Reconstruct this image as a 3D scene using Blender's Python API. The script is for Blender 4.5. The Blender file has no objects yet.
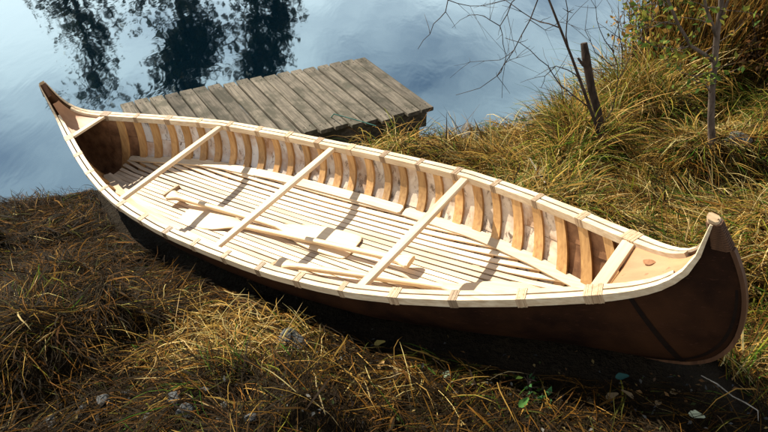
import bpy, math, random
import numpy as np
from mathutils import Matrix, Vector
R = math.radians
rng = np.random.default_rng(7)
random.seed(7)
scene = bpy.context.scene
COL = scene.collection

# ------------------------------------------------------------------ camera
CAMZ = 2.85
PITCH = R(-36.207)
FPX = 728.69            # focal length in pixels of a 768 px wide frame
cd = bpy.data.cameras.new('camera')
cd.sensor_width = 36.0
cd.lens = FPX / 768 * 36.0
cd.clip_start = 0.05
cd.clip_end = 2000
cam = bpy.data.objects.new('camera', cd)
cam.location = (0, 0, CAMZ)
cam.rotation_euler = (R(90) + PITCH, 0, 0)
COL.objects.link(cam)
scene.camera = cam
scene.render.resolution_x = 1024
scene.render.resolution_y = 576

# ------------------------------------------------------------------ light
SUN_AZ = math.atan2(-0.77, 0.64)      # direction to the sun: left and beyond the canoe
SUN_EL = R(37)
world = bpy.data.worlds.new('World')
scene.world = world
world.use_nodes = True
wn = world.node_tree.nodes
wl = world.node_tree.links
wn.clear()
wout = wn.new('ShaderNodeOutputWorld')
wbg = wn.new('ShaderNodeBackground')
wbg.inputs['Strength'].default_value = 0.05
sky = wn.new('ShaderNodeTexSky')
sky.sky_type = 'NISHITA'
sky.sun_disc = False
sky.sun_elevation = SUN_EL
sky.sun_rotation = SUN_AZ
sky.altitude = 100
sky.air_density = 1.0
sky.dust_density = 0.4
sky.ozone_density = 3.0
# thin, soft cloud over the whole sky
wtc = wn.new('ShaderNodeTexCoord')
wmap = wn.new('ShaderNodeMapping')
wmap.inputs['Scale'].default_value = (1.6, 1.6, 3.4)
wmap.inputs['Rotation'].default_value = (0.3, 0.2, 0.5)
wnoise = wn.new('ShaderNodeTexNoise')
wnoise.inputs['Scale'].default_value = 2.1
wnoise.inputs['Detail'].default_value = 5
wnoise.inputs['Roughness'].default_value = 0.5
wramp = wn.new('ShaderNodeValToRGB')
wramp.color_ramp.elements[0].position = 0.22
wramp.color_ramp.elements[0].color = (0, 0, 0, 1)
wramp.color_ramp.elements[1].position = 0.52
wramp.color_ramp.elements[1].color = (0.85, 0.85, 0.85, 1)
wmix = wn.new('ShaderNodeMixRGB')
wmix.inputs['Color2'].default_value = (23.5, 24, 24, 1)
wl.new(wtc.outputs['Generated'], wmap.inputs['Vector'])
wl.new(wmap.outputs['Vector'], wnoise.inputs['Vector'])
wl.new(wnoise.outputs['Fac'], wramp.inputs['Fac'])
# a cloud veil is seen edge-on towards the horizon, so it thickens there all the way round
wsep = wn.new('ShaderNodeSeparateXYZ'); wl.new(wtc.outputs['Generated'], wsep.inputs[0])
wmr = wn.new('ShaderNodeMapRange'); wmr.inputs['From Min'].default_value = 0.60; wmr.inputs['From Max'].default_value = 0.34
wmr.inputs['To Min'].default_value = 0.10; wmr.inputs['To Max'].default_value = 1.0
wl.new(wsep.outputs['Z'], wmr.inputs['Value'])
wmul = wn.new('ShaderNodeMath'); wmul.operation = 'MULTIPLY'
wl.new(wramp.outputs['Color'], wmul.inputs[0]); wl.new(wmr.outputs['Result'], wmul.inputs[1])
wl.new(wmul.outputs[0], wmix.inputs['Fac'])
wl.new(sky.outputs['Color'], wmix.inputs['Color1'])
wl.new(wmix.outputs['Color'], wbg.inputs['Color'])
wl.new(wbg.outputs['Background'], wout.inputs['Surface'])

sd = bpy.data.lights.new('sun', 'SUN')
sd.energy = 5.0
sd.angle = R(0.53)
sd.color = (1.0, 0.93, 0.80)
sun = bpy.data.objects.new('sun', sd)
to_sun = Vector((math.sin(SUN_AZ) * math.cos(SUN_EL), math.cos(SUN_AZ) * math.cos(SUN_EL), math.sin(SUN_EL)))
sun.rotation_euler = to_sun.to_track_quat('Z', 'Y').to_euler()
sun.location = (-6, 8, 12)
COL.objects.link(sun)

scene.view_settings.view_transform = 'Standard'
scene.view_settings.look = 'None'
scene.view_settings.exposure = 1.12
scene.view_settings.gamma = 1.0

# ------------------------------------------------------------------ helpers
def at(px, py, Y):
    """world point seen at photo pixel (px,py) at forward distance Y"""
    dx = px - 384.0
    dy = FPX * math.cos(PITCH) - (216.0 - py) * math.sin(PITCH)
    dz = FPX * math.sin(PITCH) + (216.0 - py) * math.cos(PITCH)
    k = Y / dy
    return np.array([dx * k, Y, CAMZ + dz * k])

def tag(o, label=None, cat=None, group=None, kind=None):
    if label: o['label'] = label
    if cat: o['category'] = cat
    if group: o['group'] = group
    if kind: o['kind'] = kind
    return o

def empty(name, matrix=None, loc=None):
    o = bpy.data.objects.new(name, None)
    o.empty_display_size = 0.1
    COL.objects.link(o)
    if matrix is not None: o.matrix_world = matrix
    if loc is not None: o.location = loc
    return o

def link(name, me, mat=None, parent=None):
    o = bpy.data.objects.new(name, me)
    COL.objects.link(o)
    if mat is not None and not len(me.materials):
        for m in (mat if isinstance(mat, (list, tuple)) else [mat]): me.materials.append(m)
    if parent is not None: o.parent = parent
    return o

def mesh(name, v, f, mat=None, parent=None, smooth=False, col=None, mi=None):
    me = bpy.data.meshes.new(name)
    me.from_pydata([tuple(map(float, p)) for p in v], [], [tuple(map(int, q)) for q in f])
    if smooth: me.polygons.foreach_set('use_smooth', [True] * len(me.polygons))
    if col is not None:
        a = me.color_attributes.new('Col', 'FLOAT_COLOR', 'POINT')
        c = np.ones((len(v), 4), np.float32); c[:, :3] = col
        a.data.foreach_set('color', c.ravel())
    o = link(name, me, mat, parent)
    if mi is not None: me.polygons.foreach_set('material_index', mi)
    me.update()
    return o

def fast_mesh(name, V, F, mat, col=None, parent=None, smooth=False):
    """V (n,3) float array, F (m,4) or (m,3) int array"""
    me = bpy.data.meshes.new(name)
    n, m, k = len(V), len(F), F.shape[1]
    me.vertices.add(n); me.vertices.foreach_set('co', V.astype(np.float32).ravel())
    me.loops.add(m * k); me.loops.foreach_set('vertex_index', F.astype(np.int32).ravel())
    me.polygons.add(m); me.polygons.foreach_set('loop_start', np.arange(0, m * k, k, dtype=np.int32))
    if smooth: me.polygons.foreach_set('use_smooth', np.ones(m, bool))
    if col is not None:
        a = me.color_attributes.new('Col', 'FLOAT_COLOR', 'POINT')
        c = np.ones((n, 4), np.float32); c[:, :3] = col
        a.data.foreach_set('color', c.ravel())
    me.update(calc_edges=True)
    me.validate()
    return link(name, me, mat, parent)

class MB:
    def __init__(s): s.v = []; s.f = []
    def add(s, v, f):
        n = len(s.v); s.v += [tuple(p) for p in v]; s.f += [tuple(i + n for i in q) for q in f]
    def box(s, c, ax, ay, az):
        c, ax, ay, az = [np.asarray(q, float) for q in (c, ax, ay, az)]
        v = [c + i * ax + j * ay + k * az for k in (-1, 1) for j in (-1, 1) for i in (-1, 1)]
        s.add(v, [(0, 2, 3, 1), (4, 5, 7, 6), (0, 1, 5, 4), (2, 6, 7, 3), (0, 4, 6, 2), (1, 3, 7, 5)])
    def bbox(s, c, ax, ay, az, b=0.12):
        """box with a chamfer on its long edges: ax is the long half axis"""
        c, ax, ay, az = [np.asarray(q, float) for q in (c, ax, ay, az)]
        prof = [(-1, -1 + b), (-1, 1 - b), (-1 + b, 1), (1 - b, 1), (1, 1 - b), (1, -1 + b), (1 - b, -1), (-1 + b, -1)]
        ry = np.linalg.norm(ay); rz = np.linalg.norm(az); m = min(ry, rz)
        pts = []
        for sgn in (-1, 1):
            for (p, q) in prof:
                pp = np.sign(p) * (1 - (1 - abs(p)) * m / ry); qq = np.sign(q) * (1 - (1 - abs(q)) * m / rz)
                pts.append(c + sgn * ax + pp * ay + qq * az)
        f = [tuple(range(8)), tuple(range(15, 7, -1))] + [(i, i + 8, (i + 1) % 8 + 8, (i + 1) % 8) for i in range(8)]
        s.add(pts, f)
    def tube(s, pts, rad, n=6, cap=True):
        pts = [np.asarray(p, float) for p in pts]
        if not hasattr(rad, '__len__'): rad = [rad] * len(pts)
        rings = []
        up = np.array([0.13, 0.31, 0.94])
        for i, p in enumerate(pts):
            t = pts[min(i + 1, len(pts) - 1)] - pts[max(i - 1, 0)]
            t = t / (np.linalg.norm(t) + 1e-9)
            a = np.cross(t, up)
            if np.linalg.norm(a) < 0.05: a = np.cross(t, (1, 0, 0))
            a /= np.linalg.norm(a); b = np.cross(t, a); up = np.cross(a, t)
            rings.append([p + rad[i] * (math.cos(k * 2 * math.pi / n) * a + math.sin(k * 2 * math.pi / n) * b) for k in range(n)])
        v = [q for r_ in rings for q in r_]
        f = []
        for i in range(len(pts) - 1):
            for k in range(n):
                f.append((i * n + k, i * n + (k + 1) % n, (i + 1) * n + (k + 1) % n, (i + 1) * n + k))
        if cap: f += [tuple(range(n - 1, -1, -1)), tuple((len(pts) - 1) * n + k for k in range(n))]
        s.add(v, f)
    def sweep(s, C, N, B, hw, hh):
        """rectangular bar along centres C with side axes N, B and half sizes (arrays)"""
        v = []
        for c, n_, b_, w, h in zip(C, N, B, hw, hh):
            v += [c - n_ * w - b_ * h, c + n_ * w - b_ * h, c + n_ * w + b_ * h, c - n_ * w + b_ * h]
        f = [(3, 2, 1, 0), tuple(len(v) - 4 + i for i in range(4))]
        for i in range(len(C) - 1):
            a = i * 4
            for k in range(4): f.append((a + k, a + (k + 1) % 4, a + 4 + (k + 1) % 4, a + 4 + k))
        s.add(v, f)
    def build(s, name, mat, parent=None, smooth=False): return mesh(name, s.v, s.f, mat, parent, smooth)

def smoothstep(a, b, x):
    t = np.clip((x - a) / (b - a), 0, 1); return t * t * (3 - 2 * t)

def vnoise(x, y, seed=0):
    x = np.asarray(x, float); y = np.asarray(y, float)
    xi = np.floor(x).astype(np.int64); yi = np.floor(y).astype(np.int64)
    fx = x - xi; fy = y - yi
    fx = fx * fx * (3 - 2 * fx); fy = fy * fy * (3 - 2 * fy)
    def hsh(a, b):
        h = (a * 374761393 + b * 668265263 + seed * 974634777) & 0xffffffff
        h = ((h ^ (h >> 13)) * 1274126177) & 0xffffffff
        return ((h ^ (h >> 16)) & 0xffff) / 65535.0
    return (hsh(xi, yi) * (1 - fx) + hsh(xi + 1, yi) * fx) * (1 - fy) + (hsh(xi, yi + 1) * (1 - fx) + hsh(xi + 1, yi + 1) * fx) * fy

def fbm(x, y, seed=0, oct=3):
    s = 0; a = 0.5; t = 0
    for o in range(oct):
        s = s + a * vnoise(x * 2 ** o, y * 2 ** o, seed + o * 17); t += a; a *= 0.5
    return s / t

# ------------------------------------------------------------------ materials
class NT:
    def __init__(s, name):
        s.m = bpy.data.materials.new(name); s.m.use_nodes = True
        s.n = s.m.node_tree.nodes; s.l = s.m.node_tree.links
        s.b = s.n['Principled BSDF']; s.out = s.n['Material Output']
    def node(s, t, **kw):
        q = s.n.new(t)
        for k, v in kw.items(): setattr(q, k, v)
        return q
    def val(s, sock, v):
        if isinstance(v, bpy.types.NodeSocket): s.l.new(v, sock)
        else: sock.default_value = v
    def coord(s, scale=(1, 1, 1), which='Object', rot=(0, 0, 0)):
        tc = s.node('ShaderNodeTexCoord'); mp = s.node('ShaderNodeMapping')
        mp.inputs['Scale'].default_value = scale; mp.inputs['Rotation'].default_value = rot
        s.l.new(tc.outputs[which], mp.inputs['Vector']); return mp.outputs['Vector']
    def shift(s, vec, amt=20.0):
        oi = s.node('ShaderNodeObjectInfo'); mu = s.node('ShaderNodeMath', operation='MULTIPLY')
        s.l.new(oi.outputs['Random'], mu.inputs[0]); mu.inputs[1].default_value = amt
        ad = s.node('ShaderNodeVectorMath', operation='ADD')
        s.l.new(vec, ad.inputs[0]); s.l.new(mu.outputs[0], ad.inputs[1]); return ad.outputs['Vector']
    def rand(s): return s.node('ShaderNodeObjectInfo').outputs['Random']
    def noise(s, vec, scale, detail=4, rough=0.55, dist=0.0):
        q = s.node('ShaderNodeTexNoise'); s.l.new(vec, q.inputs['Vector'])
        q.inputs['Scale'].default_value = scale; q.inputs['Detail'].default_value = detail
        q.inputs['Roughness'].default_value = rough; q.inputs['Distortion'].default_value = dist
        return q.outputs['Fac']
    def ramp(s, fac, stops):
        q = s.node('ShaderNodeValToRGB'); s.l.new(fac, q.inputs['Fac'])
        e = q.color_ramp.elements
        while len(e) < len(stops): e.new(0.5)
        for k, (p, c) in enumerate(stops):
            e[k].position = p; e[k].color = (c, c, c, 1) if isinstance(c, (int, float)) else tuple(c) + (1,)
        return q.outputs['Color']
    def mix(s, fac, a, b, mode='MIX'):
        q = s.node('ShaderNodeMixRGB', blend_type=mode)
        s.val(q.inputs['Fac'], fac)
        for sk, v in ((q.inputs['Color1'], a), (q.inputs['Color2'], b)):
            if isinstance(v, tuple) and len(v) == 3: v = v + (1,)
            s.val(sk, v)
        return q.outputs['Color']
    def bump(s, h, strength=0.3, dist=0.01):
        q = s.node('ShaderNodeBump'); s.l.new(h, q.inputs['Height'])
        q.inputs['Strength'].default_value = strength; q.inputs['Distance'].default_value = dist
        s.l.new(q.outputs['Normal'], s.b.inputs['Normal'])
    def base(s, c, rough=0.6, spec=0.3):
        if isinstance(c, tuple) and len(c) == 3: c = c + (1,)
        s.val(s.b.inputs['Base Color'], c); s.val(s.b.inputs['Roughness'], rough)
        s.b.inputs['Specular IOR Level'].default_value = spec
        return s.m

def wood(name, light, dark, axis='x', rough=0.55, var=0.25, grain=60, knots=0.0):
    t = NT(name)
    sc = {'x': (0.05, 1, 1), 'y': (1, 0.05, 1), 'z': (1, 1, 0.05)}[axis]
    v = t.shift(t.coord(sc))
    g = t.noise(v, grain, 5, 0.6, 0.3)
    c = t.mix(t.ramp(g, [(0.35, 0), (0.7, 1)]), light, dark)
    big = t.noise(t.shift(t.coord((1, 1, 1))), 3.0, 2)
    c = t.mix(t.ramp(big, [(0.45, 0), (0.72, 0.6)]), c, tuple(x * 0.7 for x in dark))
    hsv = t.node('ShaderNodeHueSaturation'); t.l.new(c, hsv.inputs['Color'])
    mr = t.node('ShaderNodeMapRange'); t.l.new(t.rand(), mr.inputs['Value'])
    mr.inputs['To Min'].default_value = 1 - var; mr.inputs['To Max'].default_value = 1 + var * 0.6
    t.l.new(mr.outputs['Result'], hsv.inputs['Value'])
    t.bump(g, 0.15, 0.004)
    return t.base(hsv.outputs['Color'], rough, 0.25)

M = {}
M['slat'] = wood('slat_wood', (0.72, 0.585, 0.41), (0.58, 0.42, 0.26), 'x', var=0.30)
M['plank'] = wood('plank_wood', (0.58, 0.46, 0.31), (0.44, 0.32, 0.19), 'x', var=0.12)
M['rail'] = wood('rail_wood', (0.68, 0.545, 0.36), (0.47, 0.33, 0.19), 'x', var=0.08, grain=70)
M['thwart'] = wood('thwart_wood', (0.68, 0.52, 0.33), (0.54, 0.37, 0.20), 'y', var=0.08)
M['rib'] = wood('rib_wood', (0.50, 0.29, 0.11), (0.30, 0.155, 0.055), 'z', var=0.3)
M['paddle'] = wood('paddle_wood', (0.76, 0.60, 0.39), (0.63, 0.46, 0.26), 'x', rough=0.45, var=0.05)
M['stem'] = wood('stem_wood', (0.13, 0.062, 0.03), (0.065, 0.03, 0.015), 'z', var=0.1)
M['head'] = wood('head_wood', (0.46, 0.33, 0.19), (0.30, 0.195, 0.10), 'x', var=0.1)

def m_dock():
    t = NT('weathered_board')
    v = t.shift(t.coord((0.06, 1, 1)))
    g = t.noise(v, 55, 6, 0.65, 0.4)
    c = t.mix(t.ramp(g, [(0.3, 0), (0.72, 1)]), (0.25, 0.21, 0.155), (0.05, 0.042, 0.029))
    st = t.noise(t.shift(t.coord((1, 1, 1))), 5, 5, 0.65)
    c = t.mix(t.ramp(st, [(0.46, 0), (0.60, 0.8)]), c, (0.06, 0.055, 0.036))
    gr = t.noise(t.shift(t.coord((1, 1, 1)), 31.0), 9, 4, 0.6)
    c = t.mix(t.ramp(gr, [(0.60, 0), (0.72, 0.6)]), c, (0.085, 0.088, 0.060))
    hsv = t.node('ShaderNodeHueSaturation'); t.l.new(c, hsv.inputs['Color'])
    mr = t.node('ShaderNodeMapRange'); t.l.new(t.rand(), mr.inputs['Value'])
    mr.inputs['To Min'].default_value = 0.5; mr.inputs['To Max'].default_value = 1.1
    t.l.new(mr.outputs['Result'], hsv.inputs['Value'])
    t.bump(g, 0.5, 0.006)
    return t.base(hsv.outputs['Color'], 0.85, 0.15)
M['dock'] = m_dock()

def m_bark_out():
    t = NT('bark_skin')
    v = t.coord((1, 1, 6))
    n = t.noise(t.coord((1.0, 1.0, 1.0)), 4, 5, 0.6)
    c = t.mix(t.ramp(n, [(0.35, 0), (0.7, 1)]), (0.042, 0.0165, 0.0065), (0.010, 0.0044, 0.0026))
    len_ = t.noise(t.coord((1.5, 12, 12)), 9, 3, 0.6)
    c = t.mix(t.ramp(len_, [(0.62, 0), (0.68, 0.6)]), c, (0.05, 0.02, 0.012))
    t.bump(n, 0.5, 0.012)
    return t.base(c, 0.75, 0.06)
M['bark'] = m_bark_out()

def m_bark_in():
    t = NT('inner_bark')
    v = t.shift(t.coord((1, 1, 1)))
    a = t.noise(v, 9, 6, 0.65, 0.6)
    b = t.noise(t.shift(t.coord((2.0, 2.0, 0.9)), 37), 13, 5, 0.7, 0.4)
    # right-hand panels are warmer and a little lighter in tone
    tc = t.node('ShaderNodeTexCoord'); sx = t.node('ShaderNodeSeparateXYZ'); t.l.new(tc.outputs['Object'], sx.inputs[0])
    mr = t.node('ShaderNodeMapRange'); t.l.new(sx.outputs['X'], mr.inputs['Value'])
    mr.inputs['From Min'].default_value = -0.5; mr.inputs['From Max'].default_value = 0.5
    base = t.mix(mr.outputs['Result'], (0.54, 0.50, 0.45), (0.64, 0.53, 0.40))
    c = t.mix(t.ramp(a, [(0.42, 0), (0.66, 1)]), base, (0.42, 0.31, 0.22))
    c = t.mix(t.ramp(b, [(0.54, 0), (0.64, 0.9)]), c, (0.10, 0.06, 0.035))
    warm = t.noise(t.shift(t.coord((1, 1, 1)), 11), 5, 3)
    c = t.mix(t.ramp(warm, [(0.5, 0), (0.64, 0.7)]), c, (0.30, 0.15, 0.06))
    hsv = t.node('ShaderNodeHueSaturation'); t.l.new(c, hsv.inputs['Color'])
    m2 = t.node('ShaderNodeMapRange'); t.l.new(t.rand(), m2.inputs['Value'])
    m2.inputs['To Min'].default_value = 0.72; m2.inputs['To Max'].default_value = 1.1
    t.l.new(m2.outputs['Result'], hsv.inputs['Value'])
    t.bump(a, 0.25, 0.006)
    return t.base(hsv.outputs['Color'], 0.75, 0.15)
M['lining'] = m_bark_in()


def m_simple(name, c1, c2, scale, rough=0.7, spec=0.2, bump=0.3, stretch=(1, 1, 1), dist=0.01):
    t = NT(name); n = t.noise(t.shift(t.coord(stretch)), scale, 5, 0.6)
    c = t.mix(t.ramp(n, [(0.35, 0), (0.68, 1)]), c1, c2)
    t.bump(n, bump, dist)
    return t.base(c, rough, spec)
M['shaded_brown_lining'] = m_simple('shaded_brown_inner_bark', (0.25, 0.125, 0.058), (0.09, 0.04, 0.018), 12, 0.7)
M['root'] = wood('root_lashing', (0.46, 0.33, 0.20), (0.27, 0.165, 0.085), 'z', var=0.35, grain=80)
M['pitch'] = m_simple('pitch_gum', (0.009, 0.006, 0.0045), (0.014, 0.008, 0.005), 30, 0.7, 0.05)
M['stone'] = m_simple('grey_stone', (0.10, 0.10, 0.095), (0.03, 0.033, 0.03), 14, 0.85, 0.2, 0.6)
M['treebark'] = m_simple('tree_bark', (0.06, 0.04, 0.028), (0.018, 0.012, 0.009), 40, 0.9, 0.1, 0.7, (1, 1, 0.3))
M['palebark'] = m_simple('pale_bark', (0.13, 0.095, 0.07), (0.035, 0.025, 0.02), 45, 0.85, 0.15, 0.6, (1, 1, 0.25))
M['rope'] = m_simple('green_rope', (0.02, 0.13, 0.10), (0.012, 0.06, 0.05), 80, 0.7)
M['driftwood'] = m_simple('pale_stick', (0.30, 0.265, 0.21), (0.13, 0.11, 0.08), 30, 0.8)

def m_deck():
    t = NT('deck_bark')
    n = t.noise(t.coord((0.5, 1.5, 1)), 10, 5, 0.6, 0.3)
    c = t.mix(t.ramp(n, [(0.35, 0), (0.7, 1)]), (0.40, 0.205, 0.095), (0.30, 0.14, 0.062))
    sp = t.noise(t.coord((1, 1, 1)), 28, 3, 0.5)
    c = t.mix(t.ramp(sp, [(0.66, 0), (0.72, 0.6)]), c, (0.18, 0.075, 0.03))
    t.bump(n, 0.1, 0.004)
    return t.base(c, 0.5, 0.3)
M['deck'] = m_deck()
M['knot'] = m_simple('knot', (0.27, 0.125, 0.05), (0.19, 0.08, 0.03), 40, 0.55)

def m_leafy(name, trans=0.45, rough=0.6):
    t = NT(name)
    at_ = t.node('ShaderNodeVertexColor'); at_.layer_name = 'Col'
    t.base(at_.outputs['Color'], rough, 0.03)
    tr = t.node('ShaderNodeBsdfTranslucent'); t.l.new(at_.outputs['Color'], tr.inputs['Color'])
    mx = t.node('ShaderNodeMixShader'); mx.inputs['Fac'].default_value = trans
    t.l.new(t.b.outputs['BSDF'], mx.inputs[1]); t.l.new(tr.outputs['BSDF'], mx.inputs[2])
    t.l.new(mx.outputs['Shader'], t.out.inputs['Surface'])
    return t.m
M['grass'] = m_leafy('grass_blade', 0.35)
M['leaf'] = m_leafy('leaf', 0.4, 0.5)
M['litter'] = m_leafy('dead_leaf', 0.1, 0.7)

def m_ground():
    t = NT('bank_soil')
    v = t.coord((1, 1, 1))
    n = t.noise(v, 7, 6, 0.65); n2 = t.noise(v, 45, 4, 0.6)
    c = t.mix(t.ramp(n, [(0.35, 0), (0.7, 1)]), (0.012, 0.008, 0.004), (0.025, 0.017, 0.008))
    c = t.mix(t.ramp(n2, [(0.5, 0), (0.75, 0.5)]), c, (0.035, 0.025, 0.012))
    t.bump(n2, 1.0, 0.05)
    return t.base(c, 0.95, 0.1)
M['ground'] = m_ground()

def m_water():
    t = NT('lake_water')
    v = t.coord((1, 1, 1))
    w1 = t.noise(t.coord((1.0, 0.45, 1), rot=(0, 0, 0.35)), 3.2, 3, 0.5, 0.4)
    w2 = t.noise(t.coord((1.0, 0.6, 1), rot=(0, 0, -0.2)), 11, 2, 0.5)
    m = t.node('ShaderNodeMath', operation='MULTIPLY_ADD'); t.l.new(w2, m.inputs[0]); m.inputs[1].default_value = 0.07; t.l.new(w1, m.inputs[2])
    t.bump(m.outputs[0], 0.042, 0.05)
    t.base((0.50, 0.77, 0.86), 0.03, 0.5)
    t.b.inputs['Metallic'].default_value = 0.62
    t.b.inputs['IOR'].default_value = 1.6
    # the body of the water itself is dark: the pale base colour only tints the mirror
    dk = t.node('ShaderNodeBsdfPrincipled'); dk.inputs['Base Color'].default_value = (0.0008, 0.005, 0.009, 1); dk.inputs['Roughness'].default_value = 0.03
    t.l.new(t.b.inputs['Normal'].links[0].from_socket, dk.inputs['Normal'])
    t.b.inputs['Metallic'].default_value = 1.0
    mx = t.node('ShaderNodeMixShader'); fr = t.node('ShaderNodeFresnel'); fr.inputs['IOR'].default_value = 3.2
    t.l.new(fr.outputs['Fac'], mx.inputs['Fac']); t.l.new(dk.outputs['BSDF'], mx.inputs[1]); t.l.new(t.b.outputs['BSDF'], mx.inputs[2])
    t.l.new(mx.outputs['Shader'], t.out.inputs['Surface'])
    return t.m
M['water'] = m_water()

# ------------------------------------------------------------------ canoe frame (placed on the sloping bank)
CR = np.array([[0.7500, 0.6070, -0.2630], [-0.6291, 0.7773, 0.0], [0.2044, 0.1654, 0.9648]])
u_, s_, v_ = np.linalg.svd(CR); CR = u_ @ v_
CO = np.array([-0.5275, 2.9691, 0.8093])
def to_canoe(P): return (np.asarray(P) - CO) @ CR
def to_world(P): return np.asarray(P) @ CR.T + CO

def table(cp, n=601, k=13):
    cp = np.array(cp, float); S = np.linspace(0, 1, n)
    cols = [S]
    for j in range(1, cp.shape[1]):
        y = np.interp(S, cp[:, 0], cp[:, j])
        yy = np.concatenate([2 * y[0] - y[1:k + 1][::-1], y, 2 * y[-1] - y[-k - 1:-1][::-1]]) if j != 99 else y
        ker = np.hanning(2 * k + 3)[1:-1]; ker /= ker.sum()
        cols.append(np.convolve(yy, ker, 'valid'))
    return np.array(cols).T
def xg2s(x): return np.where(x <= 1.777, x / 1.777 * 0.85, 0.85 + (x - 1.777) / (2.086 - 1.777) * 0.15)
gcp = [(0, .448, 0), (.25, .447, .002), (.45, .440, .006), (.7, .420, .017), (.889, .398, .029), (1.1, .355, .044), (1.3, .303, .063), (1.5, .240, .086),
       (1.65, .187, .106), (1.777, .141, .125), (1.87, .106, .143), (1.94, .078, .166), (2.0, .054, .205), (2.04, .038, .255), (2.068, .026, .32), (2.086, .018, .40)]
GT = table([(float(xg2s(x)), x, b, h) for x, b, h in gcp])
KT = table([(0, 0, -.300), (.3, .630, -.300), (.6, 1.27, -.297), (.75, 1.60, -.293), (.82, 1.80, -.286), (.855, 1.92, -.270), (.88, 2.01, -.240), (.905, 2.09, -.180),
            (.925, 2.145, -.09), (.94, 2.168, 0.0), (.955, 2.178, .11), (.97, 2.168, .21), (.985, 2.14, .31), (1, 2.102, .405)], k=9)
ET = np.array([(0, 2.75), (.4, 2.5), (.6, 2.2), (.75, 1.9), (.85, 1.55), (.93, 1.25), (1, 1.05)])
def G(S):
    S = np.abs(S); return np.interp(S, GT[:, 0], GT[:, 1]), np.interp(S, GT[:, 0], GT[:, 2]), np.interp(S, GT[:, 0], GT[:, 3])
def K(S):
    S = np.abs(S); return np.interp(S, KT[:, 0], KT[:, 1]), np.interp(S, KT[:, 0], KT[:, 2])
def E(S): return np.interp(np.abs(S), ET[:, 0], ET[:, 1])
def hull(s, t, inset=0.0):
    """point(s) of the hull: s along (-1..1), t across (-1 near gunwale, 0 keel, 1 far gunwale)"""
    s = np.asarray(s, float); t = np.asarray(t, float)
    xg, b, h = G(s); xk, zk = K(s); e = E(s)
    ph = np.abs(t) * math.pi / 2
    sy = np.sin(ph) ** (2 / e); cz = np.maximum(np.cos(ph), 0) ** (2 / e)
    bb = np.maximum(b - inset, 0.001); D = h - zk - inset
    z = h - D * cz
    q = (1 - cz)
    x = (xk + (xg - xk) * q) * np.sign(s + 1e-12)
    return np.stack([x, np.sign(t) * bb * sy, z], -1)
def bx(x): return np.interp(np.abs(x), GT[:, 1], GT[:, 2])
def hx(x): return np.interp(np.abs(x), GT[:, 1], GT[:, 3])
def floor_z(x, y, inset=0.008):
    """inner hull height under (x,y)"""
    S = xg2s(np.abs(x)); xg, b, h = G(S); xk, zk = K(S); e = E(S)
    r_ = np.clip(np.abs(y) / (b - inset), 0, 0.999)
    return h - (h - zk - inset) * (1 - r_ ** e) ** (1 / e)

# ------------------------------------------------------------------ terrain
SX = np.array([-200, -20, -5, -3.2, -2.41, -2.02, -1.2, -.5, .4, 1.13, 1.7, 2.5, 4, 8, 20, 200.])
SY = np.array([-30, -6, 3.05, 3.72, 4.02, 4.14, 4.32, 4.42, 4.66, 4.98, 5.22, 5.75, 6.6, 8.0, 13, 16.])
def bank(x, y):
    xs = np.asarray(x, float); d = (np.interp(xs, SX, SY) + 0.10 * (fbm(xs * 2.2, xs * 0 + 3, 5) - .5) - y) * 0.86
    up = np.where(d < 0, np.maximum(-1.0, 0.5 * d), 0.16 * smoothstep(0, 0.2, d) + 0.285 * np.clip(d - 0.1, 0, 3.2) + 0.10 * np.clip(d - 3.3, 0, 30))
    far = np.clip((y - 21.0 + 0.02 * xs), -6, 60)
    fb = np.where(far < 0, -1.0 + 0.0 * far, -1.0 + 1.5 * smoothstep(0, 1.5, far) + 0.03 * np.clip(far, 0, 60))
    return np.where(y > 14, fb, up), d
def footprint(x, y):
    """0 under the canoe .. 1 clear of it"""
    P = np.stack([x, y, CO[2] + (-.30 + .263 * (x - CO[0])) / .9648], -1)
    c = to_canoe(P)
    w = np.interp(np.abs(c[..., 0]), [0, 1.0, 1.7, 2.0, 2.15], [.36, .30, .12, .05, .0])
    d = np.maximum(np.abs(c[..., 1]) - w, np.abs(c[..., 0]) - 2.05)
    return smoothstep(0.0, 0.28, d), c
def ground_z(x, y):
    x = np.asarray(x, float); y = np.asarray(y, float)
    z, d = bank(x, y)
    land = smoothstep(0.0, 0.35, d) * (y < 12)
    far_side = smoothstep(-0.2, 0.5, to_canoe(np.stack([x, y, z], -1))[..., 1])
    near = (np.abs(x) < 9) & (np.abs(y) < 9)
    amp = np.where(near, (0.17 + 0.05 * far_side), 0.1)
    hum = (fbm(x * 2.1, y * 2.4, 11, 2) - .5) * 2
    hum2 = (fbm(x * 5.3 + 7, y * 6.1, 23, 2) - .5) * 2
    z2 = z + land * (amp * np.sign(hum) * np.abs(hum) ** 0.75 + 0.05 * hum2)
    fp, c = footprint(x, y)
    base = CO[2] + (-.30 + .263 * (x - CO[0])) / .9648 + 0.012
    base = np.where(d < 0.1, np.minimum(base, z + .02), base)
    # just outside the canoe the ground must not climb into the hull
    cap = base + 0.02 + 0.35 * np.maximum(np.maximum(np.abs(c[..., 1]) - .3, np.abs(c[..., 0]) - 2.0), 0)
    out = base * (1 - fp) + z2 * fp
    return np.where((np.abs(c[..., 0]) < 2.4) & (np.abs(c[..., 1]) < 0.9), np.minimum(out, np.maximum(cap, -1)), out)

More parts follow.
